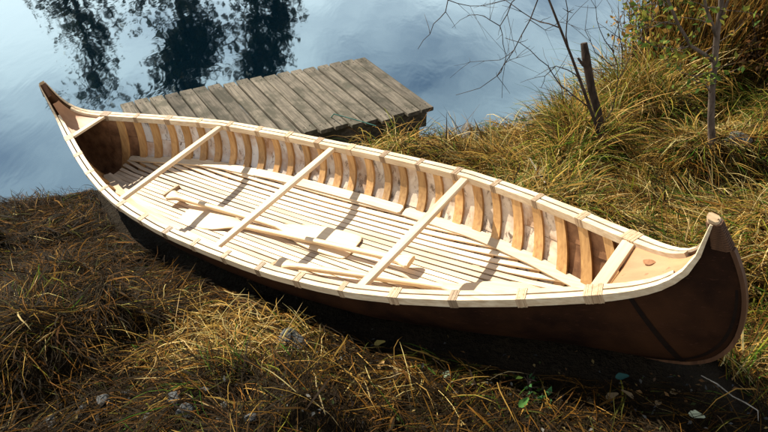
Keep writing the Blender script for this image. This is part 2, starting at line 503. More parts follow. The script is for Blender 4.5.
def axis(lo, hi, step, far_lo, far_hi):
    a = list(np.arange(lo, hi + 1e-6, step)); s = step
    while a[-1] < far_hi: s *= 1.25; a.append(a[-1] + s)
    s = step; b = [a[0]]
    while b[-1] > far_lo: s *= 1.25; b.append(b[-1] - s)
    return np.array(b[:0:-1] + a)
gx = axis(-4.2, 5.2, 0.045, -180, 180); gy = axis(0.4, 7.5, 0.045, -60, 220)
XX, YY = np.meshgrid(gx, gy)
ZZ = ground_z(XX, YY)
V = np.stack([XX, YY, ZZ], -1).reshape(-1, 3)
nx, ny = len(gx), len(gy)
I = np.arange(nx * ny).reshape(ny, nx)
F = np.stack([I[:-1, :-1], I[:-1, 1:], I[1:, 1:], I[1:, :-1]], -1).reshape(-1, 4)
g = fast_mesh('ground', V, F, M['ground'], smooth=True)
tag(g, 'dark peaty lake bank sloping down to the water', 'ground', kind='structure')
wv = [(-180, -60, 0), (180, -60, 0), (180, 220, 0), (-180, 220, 0)]
w = mesh('water', wv, [(0, 1, 2, 3)], M['water'])
tag(w, 'calm blue lake water reflecting sky and trees', 'water', kind='structure')

# ------------------------------------------------------------------ canoe
cm = Matrix(np.vstack([np.hstack([CR, CO[:, None]]), [[0, 0, 0, 1]]]).tolist())
canoe = empty('canoe', cm)
tag(canoe, 'open birch bark canoe with pale wooden gunwales resting on the grassy bank', 'canoe')

def grid_faces(n, m, off=0, flip=False):
    f = []
    for i in range(n - 1):
        for j in range(m - 1):
            q = (off + i * m + j, off + i * m + j + 1, off + (i + 1) * m + j + 1, off + (i + 1) * m + j)
            f.append(q[::-1] if flip else q)
    return f
# bark skin, outside and inside
S_ = np.concatenate([np.linspace(-1, -.82, 28), np.linspace(-.8, .8, 61), np.linspace(.82, 1, 28)])
T_ = np.linspace(-1, 1, 33)
SS, TT = np.meshgrid(S_, T_, indexing='ij')
o1 = hull(SS, TT).reshape(-1, 3); i1 = hull(SS, TT, 0.006).reshape(-1, 3)
n, m = SS.shape
fo = grid_faces(n, m); fi = grid_faces(n, m, n * m, True)
rim = []
for j in (0, m - 1):
    for i in range(n - 1):
        a, b = i * m + j, (i + 1) * m + j
        rim.append((a, b, b + n * m, a + n * m))
hullo = mesh('bark_hull', np.vstack([o1, i1]), fo + fi + rim, [M['bark'], M['shaded_brown_lining']], canoe, True,
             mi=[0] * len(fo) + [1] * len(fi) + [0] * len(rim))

# gunwale rails
def rail_curve(side, Sa, Sb, off, n=90):
    S = np.linspace(Sa, Sb, n)
    xg, b, h = G(S); P = np.stack([xg * np.sign(S + 1e-12), side * b, h], -1)
    T = np.gradient(P, axis=0); T /= np.linalg.norm(T, axis=1)[:, None]
    N = np.stack([-T[:, 1], T[:, 0], T[:, 0] * 0], -1); N /= np.linalg.norm(N, axis=1)[:, None]
    N *= side            # outward
    B = np.cross(T, N); B *= np.sign(B[:, 2:3] + 1e-9)
    return S, P, T, N, B
for side in (-1, 1):
    for nm, off, w_, Se in (('outwale', 0.0115, 0.0105, 1.0), ('inwale', -0.0165, 0.0105, 0.955)):
        S, P, T, N, B = rail_curve(side, -Se, Se, off, 121)
        tp = np.interp(np.abs(S), [0, .85, .93, .97, 1], [1, 1, .8, .6, .22])
        C = P + N * (off * tp)[:, None] - B * 0.006 * tp[:, None]
        hh = 0.017 * tp
        mb = MB(); mb.sweep(C, N, B, w_ * tp, hh)
        o = mb.build(nm, M['rail'], canoe)

# root lashings on the gunwales: one at every second rib
RIBN = 30
wrap_x = np.linspace(-1.777, 1.777, 16)
def frame_at(side, x):
    S = float(xg2s(abs(x))) * (1 if x > 0 else -1)
    S0, P, T, N, B = rail_curve(side, S - 0.01, S + 0.01, 0, 3)
    return P[1], T[1], N[1], B[1]
for x in wrap_x:
    for side in (-1, 1):
        if abs(x) > 1.7: x = math.copysign(1.765, x)
        P, T, N, B = frame_at(side, x)
        mb = MB(); turns = random.choice((4, 5, 5, 6)) if abs(x) < 1.7 else 9
        for k in range(turns):
            off = (k - (turns - 1) / 2) * 0.0068
            e = 0.0022 + random.uniform(-.0005, .0006)
            mb.box(P + T * off - N * 0.0025 - B * 0.006 + T * random.uniform(-.0008, .0008), T * 0.0031 + N * random.uniform(-.001, .001), N * (0.0245 + e), B * (0.017 + e))
        mb.build('lashing', M['root'], canoe)

# thwarts
for x in (-0.889, 0.0, 0.889):
    b = float(bx(x)) - 0.026; h = float(hx(x)) - 0.006
    mb = MB(); ys = np.linspace(-b, b, 9)
    C = np.stack([ys * 0 + x, ys, ys * 0 + h], -1)
    hw = np.interp(np.abs(ys) / b, [0, .6, 1], [.024, .0225, .021])
    mb.sweep(C, np.tile([1., 0, 0], (9, 1)), np.tile([0, 0, 1.], (9, 1)), hw, ys * 0 + 0.010)
    o = mb.build('thwart', M['thwart'], canoe)
    bv = o.modifiers.new('bevel', 'BEVEL'); bv.width = 0.004; bv.segments = 1
# end decks with their crossbars
for sg in (-1, 1):
    x = sg * 1.765; b = float(bx(x)) - 0.027; h = float(hx(x))
    mb = MB(); mb.bbox((x, 0, h + 0.001), (0, b, 0), (0.0235, 0, 0), (0, 0, 0.007), 0.25)
    o = mb.build('deck_bar', M['thwart'], canoe)
    xs = np.linspace(1.794, 2.046, 22)
    v = []; cols = 9
    for zo in (-0.006, -0.012):
        for xx in xs:
            bb = max(float(bx(xx)) - 0.024 * np.interp(xx, [1.777, 1.95, 2.06], [1, .85, .5]), 0.002)
            for j in range(cols):
                v.append((sg * xx, bb * (j / (cols - 1) * 2 - 1), float(hx(xx)) + zo - 0.004 * (1 - abs(j / (cols - 1) * 2 - 1))))
    f = grid_faces(len(xs), cols, 0, sg > 0) + grid_faces(len(xs), cols, len(xs) * cols, sg < 0)
    nn = len(xs) * cols
    f += [(j, j + 1, nn + j + 1, nn + j) for j in range(cols - 1)]
    dk = mesh('deck', v, f, M['deck'], canoe, True)
    if sg < 0: continue
    kx, ky = 1.87, 0.035
    kv = [(sg * (kx + 0.020 * math.cos(a) * (1 + .15 * math.sin(3 * a))), ky + 0.014 * math.sin(a), float(hx(kx)) - 0.0035 + 0.013 * .2 * math.cos(a)) for a in np.linspace(0, 2 * math.pi, 14, endpoint=False)]
    mesh('knot', kv, [tuple(range(14)) if sg > 0 else tuple(range(13, -1, -1))], M['knot'], dk)

# ribs (full U) and the bark lining panels between them
rib_x = np.linspace(-1.777, 1.777, 31)[1:-1]
pitch_r = rib_x[1] - rib_x[0]
def strip(name, xa, xb, ta, tb, i0, i1_, nt, mat, parent, nx=3, wob=0.0):
    """curved panel on the inner hull between stations xa..xb and t ta..tb, between insets i0 < i1_"""
    xs = np.linspace(xa, xb, nx); ts = np.linspace(ta, tb, nt)
    s = np.array([float(xg2s(abs(q))) * (1 if q > 0 else -1) for q in xs])
    A, Bt = np.meshgrid(s, ts, indexing='ij')
    lo = hull(A, Bt, i0).reshape(-1, 3); hi = hull(A, Bt, i1_).reshape(-1, 3)
    if wob: hi += rng.normal(0, wob, hi.shape)
    n_ = nx * nt
    f = grid_faces(nx, nt, 0) + grid_faces(nx, nt, n_, True)
    for j in range(nt - 1): f += [(j, n_ + j, n_ + j + 1, j + 1), ((nx - 1) * nt + j, (nx - 1) * nt + j + 1, n_ + (nx - 1) * nt + j + 1, n_ + (nx - 1) * nt + j)]
    for i in range(nx - 1): f += [(i * nt, (i + 1) * nt, n_ + (i + 1) * nt, n_ + i * nt), (i * nt + nt - 1, n_ + i * nt + nt - 1, n_ + (i + 1) * nt + nt - 1, (i + 1) * nt + nt - 1)]
    return mesh(name, np.vstack([lo, hi]), f, mat, parent, False)
for x in rib_x:
    w_ = 0.0235 * random.uniform(.88, 1.1); x = x + random.uniform(-.008, .008)
    tt = 0.97
    strip('rib', x - w_, x + w_, -tt, tt, 0.010, 0.024, 41, M['rib'], canoe, 2)
bays = np.concatenate([[-1.777], rib_x, [1.777]])
for k in range(len(bays) - 1):
    xa, xb = bays[k] + 0.010, bays[k + 1] - 0.010
    for side in (-1, 1):
        xm = (xa + xb) / 2
        lm = M['shaded_brown_lining'] if (xm < -1.5 or xm > 1.42) else M['lining']  # brown bark at both ends; it also paints in the left end's deck shade
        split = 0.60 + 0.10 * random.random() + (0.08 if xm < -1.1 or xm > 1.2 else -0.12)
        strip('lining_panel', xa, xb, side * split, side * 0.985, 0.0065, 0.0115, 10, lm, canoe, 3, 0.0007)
        strip('lining_panel', xa, xb, side * 0.22, side * (split - 0.006), 0.0065, 0.0085, 10, lm, canoe, 3, 0.0007)

# floor slats lying on the ribs
def edge(x): return np.interp(np.abs(x), [0, 1.0, 1.3, 1.55, 1.7], [.71, .69, .65, .57, .50]) * bx(x)
def slat_z(x, y):
    zE = floor_z(x, edge(x) * .95, 0.006)
    return np.maximum(zE - .45 * (zE - floor_z(x, y, 0.006)) + .010, floor_z(x, np.minimum(np.abs(y) + .012, edge(x)), 0.006) + .0195)
for i in range(-10, 11):
    y = i * 0.0302 + random.uniform(-.0010, .0010)
    xs = np.linspace(0, 1.72, 345); ok = xs[edge(xs) * .985 > abs(y) - 0.004]
    x1 = float(ok[-1]) - random.uniform(0, .02)
    x0 = -float(ok[-1]) + random.uniform(0, .02)
    n_ = max(6, int((x1 - x0) / 0.12))
    q = np.linspace(x0, x1, n_)
    yw = y + 0.0015 * np.sin(q * 2.3 + i)
    zf = slat_z(q, yw) + random.uniform(0, .0015)
    C = np.stack([q, yw, zf], -1)
    mb = MB(); tl = 0.06 * y / .3
    mb.sweep(C, np.tile([0, 1., tl], (n_, 1)), np.tile([0, -tl, 1.], (n_, 1)), np.full(n_, 0.0121 + random.uniform(-.0008, .0006)), np.full(n_, 0.004))
    mb.build('floor_slat', M['slat'], canoe)
# bilge planks laid over the slat ends, in lapped lengths
for side in (-1, 1):
    for (xa, xb, lift) in ((-1.66, -0.60, 0.0), (-0.615, 0.50, 0.004), (0.515, 1.60, 0.0)):
        q = np.concatenate([[xa], np.linspace(xa + .014, xb - .014, 22), [xb]]); yy = edge(q) + 0.004
        yy = np.where(np.abs(q) > 1.4, yy - 0.0, yy)
        zz = np.maximum(floor_z(q, yy, 0.006) + 0.022, slat_z(q, np.maximum(yy - .03, 0)) + .004) + 0.0065 + lift
        C = np.stack([q, side * yy, zz], -1)
        T = np.gradient(C, axis=0); T /= np.linalg.norm(T, axis=1)[:, None]
        N = np.stack([-T[:, 1], T[:, 0], T[:, 0] * 0], -1); N /= np.linalg.norm(N, axis=1)[:, None]
        N = N + np.array([0, 0, 0.22 * side]); N /= np.linalg.norm(N, axis=1)[:, None]
        B = np.cross(T, N); B *= np.sign(B[:, 2:3])
        hw = np.full(24, 0.025); hw[0] *= .6; hw[-1] *= .6; 
        q2 = np.interp(np.abs(q), [0, 1.35, 1.66], [1, 1, .75]); hw = hw * q2
        mb = MB(); mb.sweep(C, N, B, hw, np.full(24, 0.0055))
        mb.build('bilge_plank', M['plank'], canoe)
# two short cross cleats on the floor
for (cx, cy, a) in ((-1.10, 0.0, 0.12), (0.10, -0.235, 0.05)):
    z = float(slat_z(np.array([cx]), np.array([cy]))[0]) + 0.0145
    mb = MB(); mb.bbox((cx, cy, z), (0.06 * math.sin(a), 0.055, 0.012 * (-1 if cy < -.1 else 0)), (0.012, -0.012 * math.sin(a), 0), (0, 0, 0.0095), 0.25)
    mb.build('floor_cleat', M['head'], canoe)

# stem band, stem head with root binding, pitched seams, at both ends
for sg in (-1, 1):
    S = np.linspace(.80, .985, 40); xk, zk = K(S)
    P = np.stack([xk, xk * 0, zk], -1); T = np.gradient(P, axis=0); T /= np.linalg.norm(T, axis=1)[:, None]
    O = np.stack([-T[:, 2] * -1, T[:, 0] * 0, -T[:, 0]], -1)      # outward in the stem plane
    C = P + O * 0.002
    mb = MB(); mb.sweep(C * [sg, 1, 1], np.tile([0, 1., 0], (40, 1)), O * [sg, 1, 1], np.full(40, 0.009), np.full(40, 0.007))
    mb.build('stem_band', M['stem'], canoe)
    for side in (-1, 1):
        Sq = np.linspace(.83, .962, 26)
        ta = np.full(26, 0.20); tb = np.full(26, 0.245)
        for nm_, dt0, dt1, S0 in (('pitch_seam', 0.20, 0.25, Sq),):
            a1 = hull(S0 * sg, side * np.full(26, dt0), -0.0025); b1 = hull(S0 * sg, side * np.full(26, dt1), -0.0025)
            vv = np.vstack([a1, b1]); ff = [(i, i + 1, 26 + i + 1, 26 + i) for i in range(25)]
            if side * sg > 0: ff = [q[::-1] for q in ff]
            mesh(nm_, vv, ff, M['pitch'], canoe, True)
        tq = np.linspace(0.12, 0.93, 14)
        a1 = hull(np.linspace(.872, .886, 14) * sg, side * tq, -0.0025); b1 = hull(np.linspace(.879, .8925, 14) * sg, side * tq, -0.0025)
        vv = np.vstack([a1, b1]); ff = [(i, i + 1, 14 + i + 1, 14 + i) for i in range(13)]
        if side * sg < 0: ff = [q[::-1] for q in ff]
        mesh('pitch_seam', vv, ff, M['pitch'], canoe, True)
    # head block
    zs = np.linspace(0.310, 0.412, 5)
    cxs = np.interp(zs, [0.310, 0.412], [2.110, 2.087]); hl = np.interp(zs, [0.310, .36, 0.412], [0.030, .023, 0.016]); hw = np.interp(zs, [0.285, 0.412], [0.022, 0.016])
    v = []
    for c, l, w_, z in zip(cxs, hl, hw, zs):
        for (p, q) in ((-1, -.6), (-.6, -1), (.6, -1), (1, -.6), (1, .6), (.6, 1), (-.6, 1), (-1, .6)):
            v.append((sg * (c + p * l), q * w_, z + (0.006 * -p if z > .41 else 0)))
    f = [tuple(range(7, -1, -1)), tuple(32 + i for i in range(8))]
    for i in range(4):
        for k in range(8): f.append((i * 8 + k, i * 8 + (k + 1) % 8, i * 8 + 8 + (k + 1) % 8, i * 8 + 8 + k))
    if sg < 0: f = [q[::-1] for q in f]
    hd = mesh('stem_head', v, f, M['head'], canoe)
    mb = MB()
    for k in range(12):
        z = 0.315 + k * 0.0074
        c = float(np.interp(z, zs, cxs)); l = float(np.interp(z, zs, hl)) + .0022 + random.uniform(0, .0008); w_ = float(np.interp(z, zs, hw)) + .0022
        vv = []
        for zz in (z - .0034, z + .0034):
            for (p, q) in ((-1, -.6), (-.6, -1), (.6, -1), (1, -.6), (1, .6), (.6, 1), (-.6, 1), (-1, .6)):
                vv.append((sg * (c + p * l), q * w_, zz))
        ff = [tuple(range(7, -1, -1)), tuple(range(8, 16))] + [(i, (i + 1) % 8, (i + 1) % 8 + 8, i + 8) for i in range(8)]
        if sg < 0: ff = [q[::-1] for q in ff]
        mb.add(vv, ff)
    mb.build('binding', M['stem'], hd)

# ------------------------------------------------------------------ paddles (lying on the canoe floor)
def paddle(label, p0, p1, z0, z1, roll=0.0, bl=0.52, bw=0.084, sq=True):
    """p0 grip end, p1 blade end, in canoe floor coordinates"""
    a = np.array([p0[0], p0[1], z0]); b = np.array([p1[0], p1[1], z1])
    L = np.linalg.norm(b - a); X = (b - a) / L
    Yv = np.cross([0, 0, 1], X); Yv /= np.linalg.norm(Yv); Zv = np.cross(X, Yv)
    Yr = Yv * math.cos(roll) + Zv * math.sin(roll); Zr = -Yv * math.sin(roll) + Zv * math.cos(roll)
    m3 = CR @ np.stack([X, Yr, Zr], 1); o3 = to_world(a)
    pd = empty('paddle', Matrix(np.vstack([np.hstack([m3, o3[:, None]]), [[0, 0, 0, 1]]]).tolist()))
    tag(pd, label, 'paddle', None)
    def loft(name, secs, n=12):
        v = []
        for (x, hw, ht) in secs:
            for k in range(n):
                t = 2 * math.pi * k / n; c, s = math.cos(t), math.sin(t)
                v.append((x, hw * math.copysign(abs(c) ** .75, c), ht * math.copysign(abs(s) ** .75, s)))
        f = [tuple(range(n - 1, -1, -1)), tuple((len(secs) - 1) * n + k for k in range(n))]
        for i in range(len(secs) - 1):
            for k in range(n): f.append((i * n + k, i * n + (k + 1) % n, (i + 1) * n + (k + 1) % n, (i + 1) * n + k))
        o = mesh(name, v, f, M['paddle'], pd, False)
        return o
    bs = L - bl
    loft('grip', [(0, .036, .013), (.012, .040, .0145), (.03, .037, .0145), (.055, .027, .0145), (.085, .0185, .0145), (.12, .0155, .0145)])
    loft('shaft', [(.12, .0155, .0145), (.3, .0145, .0145), (bs - .10, .0145, .014), (bs, .0165, .0135)])
    end = [(L - .045, bw * .985, .0055), (L - .018, bw * .93, .005), (L - .005, bw * .80, .0045), (L, bw * .62, .004)] if sq else [(L - .05, bw * .86, .006), (L - .015, bw * .55, .005), (L, bw * .2, .004)]
    loft('blade', [(bs, .0165, .0135), (bs + .05, .026, .012), (bs + .12, .047, .0095), (bs + .20, bw * .85, .008), (bs + .28, bw * .97, .007), (L - .12, bw, .006)] + end, 16)
    return pd
zf0 = float(slat_z(np.array([0.]), np.array([0.02]))[0]) + 0.0045
paddle('pale wooden paddle with its blade just beyond the middle thwart and grip by a cleat', (-1.0, -0.065), (0.41, 0.025), zf0 + .062, zf0 + .009, 0.06)
paddle('pale wooden paddle with square blade on the left of the middle thwart', (0.785, 0.01), (-0.82, -0.115), zf0 + .058, zf0 + .008, -0.05)
paddle('pale wooden paddle lying against the bilge plank with its grip by the dark cleat', (0.150, -0.245), (1.50, 0.075), zf0 + .052, zf0 + .018, 0.05, sq=False)

# ------------------------------------------------------------------ projection helpers for placing things on the ground
def pix(P):
    P = np.asarray(P, float); d = P - np.array([0, 0, CAMZ])
    f_ = d[..., 1] * math.cos(PITCH) + d[..., 2] * math.sin(PITCH)
    u = -d[..., 1] * math.sin(PITCH) + d[..., 2] * math.cos(PITCH)
    f_ = np.maximum(f_, 0.05)
    return 384 + FPX * d[..., 0] / f_, 216 - FPX * u / f_
def ghit(px, py):
    Y = np.arange(1.0, 9.0, 0.01)
    P = np.array([at(px, py, y) for y in Y]); gz = ground_z(P[:, 0], P[:, 1])
    hit_ = P[:, 2] <= gz; k = int(np.argmax(hit_))
    if not hit_.any() or gz[k] < 0.04:          # ray runs out over the water: stand at the water edge instead
        dd = bank(P[:, 0], P[:, 1])[1]; k = int(np.max(np.nonzero(dd > 0.12)[0]))
    return np.array([P[k, 0], P[k, 1], gz[k]])

# ------------------------------------------------------------------ dock
A_ = np.array([-2.04, 5.02]); B_ = np.array([-0.16, 5.87]); e2 = np.array([.51, -.86]); e2 /= np.linalg.norm(e2)
DZ = 0.25
e1 = (B_ - A_) / np.linalg.norm(B_ - A_); perp = np.array([-e2[1], e2[0]])
dock = empty('dock', loc=(float(A_[0]), float(A_[1]), 0))
tag(dock, 'small weathered grey plank dock beside the canoe at the water edge', 'dock')
NB = 18
for k in range(NB):
    c = A_ + e1 * (k + .5) / NB * np.linalg.norm(B_ - A_)
    L = 1.05 + random.uniform(-.02, .02) + (0.02 if k > 11 else 0)
    hw = 0.1146 * abs(np.dot(e1, perp)) / 2 - random.uniform(.005, .011) + (.006 if k > 15 else 0)
    me_mb = MB(); me_mb.bbox((0, 0, 0), (L / 2, 0, 0), (0, hw, 0), (0, 0, .016), 0.3)
    o = me_mb.build('deck_board', M['dock'], dock)
    ctr = c + e2 * (L / 2 + random.uniform(-.012, .012)) - A_
    o.location = (ctr[0], ctr[1], DZ - .016 + random.uniform(-.003, .003) - (.012 if k == 0 else 0))
    o.rotation_euler = (random.uniform(-.012, .012), random.uniform(-.004, .004), math.atan2(e2[1], e2[0]) + random.uniform(-.008, .008))
    for sgn in (-1, 1):
        for q in (-.4, .4):
            mb = MB(); mb.tube([(sgn * (L / 2 - .07), q * hw * 1.1, .0155), (sgn * (L / 2 - .07), q * hw * 1.1, .0175)], .0045, 6)
            mb.build('nail', M['pitch'], o)
def beam(p, q, hw, hh, z, name='beam'):
    p = np.array(p, float) - A_; q = np.array(q, float) - A_; d = (q - p) / 2
    n_ = np.array([-d[1], d[0]]) / np.linalg.norm(d)
    mb = MB(); mb.bbox(((p + q)[0] / 2, (p + q)[1] / 2, z), (d[0], d[1], 0), (n_[0] * hw, n_[1] * hw, 0), (0, 0, hh), .15)
    mb.build(name, M['dock'], dock)
for s0 in (0.035, 0.99):
    beam(A_ + e2 * s0 + e1 * .02, B_ + e2 * s0 - e1 * .03, .025, .075, DZ - .11)
for s1 in (0.03, 1.0, 2.0):
    beam(A_ + e1 * s1 + e2 * .065, A_ + e1 * s1 + e2 * .96, .022, .06, DZ - .098)
for (a, b) in ((.06, .09), (1.98, .09), (1.98, .92), (.06, .92)):
    p = e1 * a + e2 * b
    mb = MB(); mb.tube([(p[0], p[1], -1.0), (p[0], p[1], DZ - .04)], .045, 9); mb.build('pile', M['treebark'], dock)
rp = [at(331, 112, 4.78), at(334, 114, 4.70), at(345, 117, 4.66), at(360, 121, 4.60), at(376, 126, 4.52)]
rp[0][2] = DZ + .006
mb = MB(); mb.tube(rp, .0042, 6)
tag(mb.build('mooring_rope', M['rope']), 'thin green rope hanging off the near edge of the dock', 'rope')

# ------------------------------------------------------------------ grass
PAL = {'straw': (.37, .218, .050), 'pale': (.56, .43, .17), 'brown': (.085, .042, .011), 'rust': (.165, .074, .011), 'dark': (.020, .013, .006), 'green': (.05, .105, .010), 'lime': (.20, .195, .022), 'olive': (.07, .068, .015)}
def inside_canoe(P):
    c = to_canoe(P); x = np.clip(np.abs(c[..., 0]), 0, 2.2)
    return (np.abs(c[..., 1]) < bx(x) + .03) & (c[..., 0] < 2.2) & (c[..., 0] > -2.2) & (c[..., 2] > -.29) & (c[..., 2] < 0.5)
def scatter(n, x0, x1, y0, y1, dens=None, margin=170):
    out = []
    got = 0
    while got < n:
        x = rng.uniform(x0, x1, n); y = rng.uniform(y0, y1, n)
        z = ground_z(x, y); px, py = pix(np.stack([x, y, z], -1))
        _, d = bank(x, y); fp, c = footprint(x, y)
        ok = (z > 0.0) & (px > -margin) & (px < 768 + margin) & (py > -margin) & (py < 432 + margin * 2) & (d > 0.0)
        ok &= ~((np.abs(c[:, 1]) < bx(np.clip(np.abs(c[:, 0]), 0, 2.1)) * .5) & (np.abs(c[:, 0]) < 1.9))
        if dens is not None: ok &= rng.uniform(0, 1, n) < dens(x, y, px, py)
        q = np.stack([x, y, z], -1)[ok]; out.append(q); got += len(q)
        if len(out) > 60: break
    return np.vstack(out)[:n]
def blades(name, root, L, W, phi, th0, kap, colour, seg=4, mat='grass', lift=0.0, hug=0.0, label='', cat='grass'):
    n = len(root); P = root.copy(); P[:, 2] += lift
    rows = []
    side0 = rng.normal(0, .35, n)
    for k in range(seg + 1):
        th = th0 - kap * k / seg
        rows.append((P.copy(), th))
        st = (L / seg)[:, None] * np.stack([np.cos(th) * np.cos(phi), np.cos(th) * np.sin(phi), np.sin(th)], -1)
        P = P + st
        gz = ground_z(P[:, 0], P[:, 1]) + 0.004 + hug
        P[:, 2] = np.maximum(P[:, 2], gz)
        phi = phi + rng.normal(0, .16, n)
    bad = np.zeros(n, bool)
    for p, _ in rows: bad |= inside_canoe(p)
    V = np.zeros((n, seg + 1, 2, 3)); tap = np.interp(np.linspace(0, 1, seg + 1), [0, .35, .75, 1], [.7, 1, .75, .12])
    for k, (p, th) in enumerate(rows):
        sd = np.stack([-np.sin(phi) * np.cos(side0), np.cos(phi) * np.cos(side0), np.sin(side0)], -1)
        V[:, k, 0] = p - sd * (W * tap[k] / 2)[:, None]; V[:, k, 1] = p + sd * (W * tap[k] / 2)[:, None]
    keep = ~bad; V = V[keep]; col = colour[keep]; n = len(V)
    base = np.arange(n)[:, None] * (seg + 1) * 2
    q = np.array([[2 * k, 2 * k + 1, 2 * k + 3, 2 * k + 2] for k in range(seg)])
    Fq = (base[:, None, :] + q[None]).reshape(-1, 4)
    C = np.repeat(col, (seg + 1) * 2, 0)
    o = fast_mesh(name, V.reshape(-1, 3), Fq, M[mat], C)
    if label: tag(o, label, cat, kind='stuff')
    return o
def pick(n, names, wts):
    """wts (n,k) weights -> colours"""
    w_ = np.asarray(wts, float); w_ = w_ / w_.sum(1, keepdims=True); cs = np.cumsum(w_, 1)
    idx = (rng.uniform(0, 1, n)[:, None] > cs).sum(1).clip(0, len(names) - 1)
    c = np.array([PAL[k] for k in names])[idx]
    return c * rng.uniform(.65, 1.25, (n, 1)) * rng.uniform(.92, 1.08, (n, 3))
def zones(P):
    x, y = P[:, 0], P[:, 1]; px, py = pix(P)
    c = to_canoe(P); behind = c[:, 1] > 0
    patch = fbm(x * 1.7 + 3, y * 1.9, 41, 3)
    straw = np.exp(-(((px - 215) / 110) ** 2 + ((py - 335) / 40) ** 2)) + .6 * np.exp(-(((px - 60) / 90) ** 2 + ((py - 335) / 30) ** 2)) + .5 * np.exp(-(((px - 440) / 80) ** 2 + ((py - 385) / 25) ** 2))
    peat_shade = np.exp(-(((px - 60) / 120) ** 2 + ((py - 245) / 48) ** 2)) + .7 * smoothstep(365, 420, py)  # dark peaty growth at left; dim shade painted into the near band
    void_shade = 1 - smoothstep(.42, .58, fbm(x * 2.4 + 5, y * 3.4, 63, 3)); straw = straw * (1 - .85 * void_shade)  # noise patches of dark blades, painting in shaded hollows of the turf
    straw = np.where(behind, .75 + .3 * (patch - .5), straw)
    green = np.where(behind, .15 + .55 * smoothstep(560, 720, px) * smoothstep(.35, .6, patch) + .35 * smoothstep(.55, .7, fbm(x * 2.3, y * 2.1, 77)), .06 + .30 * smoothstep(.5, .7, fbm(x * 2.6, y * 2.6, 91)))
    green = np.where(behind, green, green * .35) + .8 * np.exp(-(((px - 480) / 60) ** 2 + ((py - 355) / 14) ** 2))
    return straw * (1 - .9 * np.clip(np.where(behind, 0, peat_shade), 0, 1)), green * (1 - .6 * np.clip(np.where(behind, 0, peat_shade), 0, 1)), behind, px, py
# matted dead grass
N = 165000
P = scatter(N, -4.4, 4.8, .9, 6.8, lambda x, y, px, py: np.clip(.45 + .55 * (1 - smoothstep(365, 415, py)), 0, 1))
N = len(P)
straw, green, behind, px, py = zones(P)
phi = 3.4 * math.pi * fbm(P[:, 0] * 1.3, P[:, 1] * 1.3, 51, 2) + rng.normal(0, .9, N)
L = rng.uniform(.07, .32, N) * np.where(behind, 1.0, .72)
wts = np.stack([straw * 1.0 + .05, straw * .35 + .01, .5 + 0 * straw, .35 + 0 * straw, np.where(behind, .35 + 1.6 * (1 - smoothstep(.40, .52, fbm(P[:, 0] * 2.6 + 1, P[:, 1] * 3.1, 64, 3))), 2.6 - 2.1 * np.clip(straw, 0, 1)), green, green * .6, green * .8 + .1], 1).clip(0.001)  # extra dark blades behind the canoe colour in shaded hollows too
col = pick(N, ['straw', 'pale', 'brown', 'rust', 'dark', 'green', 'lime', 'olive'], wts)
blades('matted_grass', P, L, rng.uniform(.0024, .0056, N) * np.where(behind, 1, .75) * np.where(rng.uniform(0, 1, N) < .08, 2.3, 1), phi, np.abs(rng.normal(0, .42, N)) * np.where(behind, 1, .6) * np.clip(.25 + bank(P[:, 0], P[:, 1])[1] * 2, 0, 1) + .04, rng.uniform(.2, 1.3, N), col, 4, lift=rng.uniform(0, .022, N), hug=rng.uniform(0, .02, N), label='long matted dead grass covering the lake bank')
# pale strands on top of the mat, painting in its sunlit highlights
N = 9000
P = scatter(N, -3, 3.2, 1.2, 4.2, lambda x, y, px, py: np.clip(zones(np.stack([x, y, ground_z(x, y)], -1))[0], 0, 1) ** 1.3)
N = len(P); straw, green, behind, px, py = zones(P)
col = pick(N, ['straw', 'pale', 'rust'], np.tile([.8, .7, .25], (N, 1)))
blades('highlight_straw', P, rng.uniform(.06, .24, N), rng.uniform(.002, .0042, N), rng.uniform(0, 2 * math.pi, N), rng.uniform(.0, .7, N), rng.uniform(.2, 1.4, N), col, 4, lift=rng.uniform(.015, .05, N), hug=rng.uniform(.012, .03, N), label='loose straw coloured pale for sunlit highlights, lying on the matted grass', cat='straw')
# upright arching grass in tufts
NT_ = 780
tc_ = scatter(NT_, -4.4, 4.8, .9, 6.8, lambda x, y, px, py: np.where(to_canoe(np.stack([x, y, ground_z(x, y)], -1))[:, 1] > 0, .8, .03))
per = 24
P = np.repeat(tc_, per, 0); N = len(P); P[:, :2] += rng.normal(0, .035, (N, 2)); P[:, 2] = ground_z(P[:, 0], P[:, 1])
straw, green, behind, px, py = zones(P)
tl = np.repeat(rng.uniform(.5, 1.2, NT_), per)
L = rng.uniform(.10, .34, N) * tl * np.where(behind, 1.05, .62)
wts = np.stack([straw * .9 + .05, straw * .3, .25 + 0 * straw, green * 1.6 + .05, green * 1.3, green + .1], 1).clip(.001)
col = pick(N, ['straw', 'pale', 'brown', 'green', 'lime', 'olive'], wts)
blades('tufted_grass', P, L, rng.uniform(.003, .006, N), rng.uniform(0, 2 * math.pi, N), rng.uniform(.5, 1.4, N), rng.uniform(1.2, 3.0, N), col, 5, label='arching tufts of straw and green grass on the bank')
